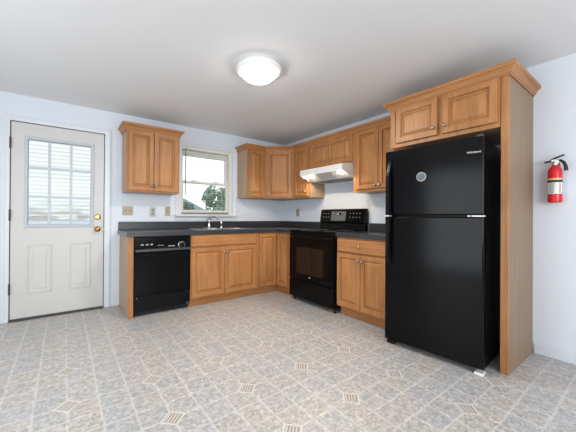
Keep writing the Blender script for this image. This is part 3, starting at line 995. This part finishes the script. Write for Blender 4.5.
def handle(parent, z0, z1, flip):
    b = MB()
    n = 14
    v, f = [], []
    for i in range(n + 1):
        t = i / n
        z = z0 + (z1 - z0) * t
        tt = t if not flip else 1 - t        # tt=1 at the door split: deep end
        out = -0.012 - 0.040 * min(1, tt * 4) * (1 - .15 * (1 - tt))
        hwid = 0.016 + 0.006 * tt
        xc = 0.045
        v += [(xc - hwid, -0.0005 if i in (0, n) else out + .022, z), (xc - hwid * .7, out, z), (xc + hwid * .7, out, z), (xc + hwid, -0.0005 if i in (0, n) else out + .022, z)]
    for i in range(n):
        for k in range(4):
            f.append((i * 4 + k, i * 4 + (k + 1) % 4, i * 4 + 4 + (k + 1) % 4, i * 4 + 4 + k))
    f.append((3, 2, 1, 0)); f.append((n * 4, n * 4 + 1, n * 4 + 2, n * 4 + 3))
    b.add(v, f)
    b.box(.030, .050, -.020, -.0003, min(z0, z1) + .004, min(z0, z1) + .034)
    b.box(.030, .050, -.020, -.0003, max(z0, z1) - .034, max(z0, z1) - .004)
    return obj('door_handle', b, 'black_satin', parent, local=True)


handle(fd, 1.112, 1.565, True)
handle(ld, 0.690, 1.088, False)
b = MB().box(Wf - .045, Wf - .004, .004, .075, Hf + .0003, Hf + .012).lathe([(.010, 0), (.010, .014), (0, .016)], (Wf - .020, .022, Hf + .0003))
tag(obj('top_hinge', b, 'dark_metal', C, local=True), 'dark metal top hinge')
b = MB().box(Wf - .095, Wf - .080, -.002, .050, 1.0955, 1.1045).box(Wf - .070, Wf - .002, -.003, .050, 1.0955, 1.1045)
tag(obj('centre_hinge', b, 'white_plastic', C, local=True), 'white centre hinge')
tag(obj('hinge_cover', MB().box(-.001, .040, -.003, .050, 1.0960, 1.1040), 'white_plastic', C, local=True), 'white cover strip at the door split')
b = MB().box(Wf - .055, Wf - .002, .006, .075, 0.0005, 0.016)
tag(obj('foot', b, 'white_plastic', C, 0.003, local=True), 'white front foot')
tag(obj('foot', MB().box(.004, .07, .03, .085, 0.0005, 0.024), 'black_matte', C, 0.003, local=True), 'black front foot')
for fx in (.01, Wf - .07):
    obj('foot', MB().box(fx, fx + .06, .60, .66, .0005, .029), 'black_matte', C, local=True)
# maker's name on the freezer door
cu = bpy.data.curves.new('lettering', 'FONT')
cu.body = 'Whirlpool'
cu.size = 0.020
cu.extrude = 0.0004
cu.align_x = 'RIGHT'
tmp = bpy.data.objects.new('tmp', cu)
COL.objects.link(tmp)
me = bpy.data.meshes.new_from_object(tmp)
bpy.data.objects.remove(tmp)
me.materials.clear(); me.materials.append(MATS['label_white'])
lt = bpy.data.objects.new('lettering', me)
COL.objects.link(lt)
lt.parent = fd
lt.location = (0.688, -0.0006, 1.541)
lt.rotation_euler = (R(90), 0, 0)
tag(lt, 'small silver lettering')

# round magnet on the freezer door
MG = thing('magnet', 'round pale grey magnet on the freezer door', 'magnet')
MG.matrix_world = C.matrix_basis @ Matrix.Translation((0.298, -0.0006, 1.409))
MG.location = (Matrix.Translation(C.location) @ Matrix.Rotation(ang, 4, 'Z') @ Vector((0.298, -0.0006, 1.409)))
MG.rotation_euler = (0, 0, ang)
obj('disc', MB().lathe([(.036, 0), (.036, .002), (.034, .003), (0, .003)], (0, 0, 0), (0, -1, 0), 32), 'sticker_grey', MG, local=True)
b = MB()
b.lathe([(.030, .0031), (.030, .0034), (.0275, .0034), (.0275, .0031)], (0, 0, 0), (0, -1, 0), 32)
b.box(-.014, .014, -.0034, -.0031, .006, .010).box(-.017, .017, -.0034, -.0031, -.003, .001).box(-.012, .012, -.0034, -.0031, -.012, -.008).box(-.003, .003, -.0034, -.0031, -.014, .014)
tag(obj('print', b, 'sticker_print', MG, local=True), 'dark printed mark')

# ------------------------------------------------------------------ ceiling light
C = thing('ceiling_light', 'round white flush ceiling light, switched on', 'ceiling light', (-1.79, -1.925, 2.165))
b = MB().lathe([(.165, 0), (.172, -.008), (.188, -.028), (.190, -.036), (.182, -.046), (.163, -.052), (.157, -.048), (.156, -.006)], (-1.800, -1.925, H - .0006), (0, 0, 1), 48)
obj('rim', b, 'lamp_rim', C)
b = MB().lathe([(.155, -.034), (.154, -.052), (.144, -.068), (.118, -.094), (.078, -.114), (.035, -.124), (0, -.126)], (-1.800, -1.925, H), (0, 0, 1), 48)
tag(obj('glass_shade', b, 'lamp_glass', C), 'glowing white glass shade')
ld_ = bpy.data.lights.new('lamp_light', 'AREA'); ld_.shape = 'DISK'; ld_.size = 0.24; ld_.energy = 17; ld_.color = (1.0, 0.95, 0.89)
lo_ = bpy.data.objects.new('lamp_light', ld_); COL.objects.link(lo_); lo_.location = (-1.80, -1.925, H - 0.135)

# ------------------------------------------------------------------ fire extinguisher
ex, ey, ez = -0.062, -3.403, 1.207
C = thing('fire_extinguisher', 'small red fire extinguisher hanging on the right wall', 'fire extinguisher', (ex, ey, ez))
b = MB().lathe([(.034, 0), (.040, .004), (.0415, .012), (.0415, .232), (.039, .250), (.030, .268), (.019, .280), (.016, .290)], (ex, ey, ez), (0, 0, 1), 36)
obj('cylinder', b, 'red_paint', C)
b = MB()
rr = .0421
for (za, zb_, mi) in ((.066, .152, 0), (.152, .170, 1), (.170, .184, 2)):
    n = 40
    v = [(ex + rr * math.cos(2 * math.pi * k / n), ey + rr * math.sin(2 * math.pi * k / n), ez + zz) for zz in (za, zb_) for k in range(n)]
    b.add(v, [(k, (k + 1) % n, n + (k + 1) % n, n + k) for k in range(n)], mi, True)
lb = obj('label', b, ['label_white', 'rubber', 'label_yellow'], C)
tag(lb, 'white label with black and yellow bands')


def patch(mb, a0, a1, z0, z1, r=.0425):
    v, f = [], []
    for k in range(5):
        a = R(a0 + (a1 - a0) * k / 4)
        for zz in (z0, z1):
            v.append((ex + r * math.cos(a), ey + r * math.sin(a), ez + zz))
    f = [(2 * k, 2 * k + 2, 2 * k + 3, 2 * k + 1) for k in range(4)]
    return mb.add(v, f, 0, True)


b = MB()
for q in range(9):
    patch(b, 150 + random.uniform(-3, 3), 188 + random.uniform(-8, 4), .074 + q * .0085, .0775 + q * .0085)
tag(obj('print', b, 'rubber', lb), 'lines of small black print')
b = MB()
for q in range(7):
    patch(b, 252, 276 + random.uniform(-6, 6), .074 + q * .0105, .077 + q * .0105)
tag(obj('print', b, 'rubber', lb), 'lines of small black print')
b = MB()
for q in range(4):
    patch(b, 222, 236, .074 + q * .019, .086 + q * .019)
tag(obj('red_marks', b, 'label_red', lb), 'column of red pictograms')
b = MB().lathe([(.017, .285), (.019, .292), (.019, .312), (.014, .318)], (ex, ey, ez), (0, 0, 1), 20)
b.box(ex - .012, ex + .012, ey - .014, ey + .018, ez + .310, ez + .328)
obj('valve', b, 'steel', C)
b = MB().lathe([(.015, 0), (.015, .008), (.013, .010), (0, .010)], (ex - .012, ey - .010, ez + .308), (-1, -.6, .1), 20)
tag(obj('gauge', b, 'label_white', C), 'white pressure gauge')
b = MB().tube([(ex, ey + .060, ez + .314), (ex, ey + .03, ez + .318), (ex, ey - .015, ez + .326)], [.007, .008, .008], 8)
obj('carry_handle', b, 'rubber', C)
b = MB().tube([(ex - .006, ey + .022, ez + .328), (ex - .006, ey - .015, ez + .345), (ex - .006, ey - .052, ez + .358)], [.006, .007, .006], 8)
obj('squeeze_lever', b, 'rubber', C)
b = MB().tube([(ex - .004, ey - .012, ez + .318), (ex - .010, ey - .032, ez + .318), (ex - .012, ey - .050, ez + .300), (ex - .012, ey - .060, ez + .270), (ex - .012, ey - .062, ez + .238)], [.007, .009, .010, .011, .013], 12)
obj('hose', b, 'rubber', C)
b2 = MB().box(-.006, -.0008, ey - .018, ey + .018, ez + .04, ez + .31).box(ex + .017, -.006, ey - .012, ey + .012, ez + .294, ez + .300)
obj('wall_bracket', b2, 'dark_metal', C)

# ------------------------------------------------------------------ switches and outlets
def plate(name, label, cat, x0, x1, z0, z1, mat, group=None):
    xm_, zm_ = (x0 + x1) / 2, (z0 + z1) / 2
    c = thing(name, label, cat, (xm_, 0, z0), 0, group)
    obj('cover_plate', MB().box(x0, x1, -.0062, -.0006, z0, z1), mat, c, 0.002)
    return c, xm_, zm_


c, xm_, zm_ = plate('light_switch', 'wide tan double light switch beside the entry door', 'light switch', -2.522, -2.402, 1.094, 1.206, 'beige_plastic')
for dx in (-.024, .024):
    obj('toggle', MB().prism([(-.0064, zm_ - .012), (-.0064, zm_ + .012), (-.018, zm_ + .014), (-.020, zm_ + .006)], xm_ + dx - .005, xm_ + dx + .005, 'x'), 'tan_plastic', c)
    for dz in (-.032, .032):
        obj('screw', MB().lathe([(.003, 0), (0, .001)], (xm_ + dx, -.0063, zm_ + dz), (0, -1, 0), 8), 'tan_plastic', c)
c, xm_, zm_ = plate('outlet', 'pale grey double outlet in the middle above the dishwasher', 'outlet', -2.206, -2.132, 1.076, 1.204, 'pale_plastic')
for dz in (-.026, .026):
    so = obj('socket', MB().box(xm_ - .017, xm_ + .017, -.0085, -.0063, zm_ + dz - .016, zm_ + dz + .016), 'grey_plastic', c, .003)
    obj('slots', MB().box(xm_ - .008, xm_ - .005, -.0092, -.0086, zm_ + dz - .006, zm_ + dz + .006).box(xm_ + .005, xm_ + .008, -.0092, -.0086, zm_ + dz - .006, zm_ + dz + .006), 'black_matte', so)
obj('reset_button', MB().box(xm_ - .006, xm_ + .006, -.0088, -.0063, zm_ - .004, zm_ + .004), 'black_matte', c)
c, xm_, zm_ = plate('light_switch', 'narrow tan single switch plate just left of the sink window', 'light switch', -2.014, -1.946, 1.088, 1.212, 'beige_plastic')
obj('toggle', MB().prism([(-.0064, zm_ - .012), (-.0064, zm_ + .012), (-.018, zm_ + .014), (-.020, zm_ + .006)], xm_ - .005, xm_ + .005, 'x'), 'tan_plastic', c)
for dz in (-.032, .032):
    obj('screw', MB().lathe([(.003, 0), (0, .001)], (xm_, -.0063, zm_ + dz), (0, -1, 0), 8), 'tan_plastic', c)
c = thing('outlet', 'dark grey outlet on the right wall between corner and range', 'outlet', (0, -.367, 1.094))
obj('cover_plate', MB().box(-.0062, -.0006, -.402, -.332, 1.094, 1.216), 'tan_plastic', c, .002)
for dz in (-.026, .026):
    so = obj('socket', MB().box(-.0085, -.0063, -.384, -.350, 1.155 + dz - .016, 1.155 + dz + .016), 'grey_plastic', c, .003)
    obj('slots', MB().box(-.0092, -.0086, -.375, -.372, 1.155 + dz - .006, 1.155 + dz + .006).box(-.0092, -.0086, -.362, -.359, 1.155 + dz - .006, 1.155 + dz + .006), 'black_matte', so)

# ------------------------------------------------------------------ outdoors
struct('ground', MB().box(-25, 30, T + .02, 45, -0.6, -0.5), 'grass', 'green lawn outside the windows', 'lawn')
Hs = thing('neighbour_wall', 'white clapboard side of the neighbouring house seen through the entry door', 'house', (-4.4, 4.2, -0.5))
b = MB()
z = 0.98
while z < 4.2:
    b.prism([(4.014, z), (4.034, z + .085), (4.30, z + .085), (4.30, z)], -7.5, -2.05, 'x')
    z += .085
obj('clapboards', b, 'siding', Hs)
obj('foundation', MB().box(-7.5, -2.05, 4.03, 4.30, -.499, .979), 'trim_white', Hs)
obj('corner_board', MB().box(-2.049, -1.95, 4.0, 4.30, -.499, 4.2), 'trim_white', Hs)

HB = thing('house', 'distant pale house with a blue grey gable roof seen through the sink window', 'house', (3.2, 21, -0.5))
obj('walls', MB().box(-0.6, 7.0, 20.4, 25, -.499, 1.35), 'house_wall', HB)
b = MB().prism([(-1.2, 1.36), (7.6, 1.36), (3.0, 3.6)], 20, 25.4, 'y')
obj('roof', b, 'roof_blue', HB)


def tree(name, label, cx, cy, zc, rx, rz_, n, ls, mat, group=None):
    tr_ = thing(name, label, 'tree', (cx, cy, -0.5), 0, 'trees outside the sink window')
    b = MB()
    clumps = [(Vector((random.gauss(0, .5), random.gauss(0, .5), random.gauss(0, .5))), random.uniform(.28, .5)) for _ in range(22)]
    for _ in range(n):
        c_, r_ = random.choice(clumps)
        d = Vector((random.gauss(0, 1), random.gauss(0, 1), random.gauss(0, 1))).normalized() * r_ * random.uniform(.6, 1) + c_
        if d.length > 1.15:
            d = d.normalized() * 1.15
        p = Vector((cx + d.x * rx, cy + d.y * rx, zc + d.z * rz_))
        a = Vector((random.gauss(0, 1), random.gauss(0, 1), random.gauss(0, 1))).normalized()
        e = a.orthogonal().normalized(); g = a.cross(e)
        s_ = ls * random.uniform(.6, 1.3)
        b.add([p + e * s_, p + g * s_ * .55, p - e * s_, p - g * s_ * .55], [(0, 1, 2, 3)])
    obj('foliage', b, mat, tr_)
    obj('trunk', MB().tube([(cx, cy, -.498), (cx + .05, cy, zc * .4), (cx, cy + .05, zc)], [.16, .13, .06], 9), 'bark', tr_)
    return tr_


tree('tree', 'leafy green tree at right outside the sink window', 4.55, 12, 1.75, 0.95, 1.15, 2600, .10, 'leaf')
tree('tree', 'darker green bush tree beside the distant house, left in the sink window', 2.05, 12.5, 1.3, 0.85, 1.0, 1700, .10, 'leaf_dark')
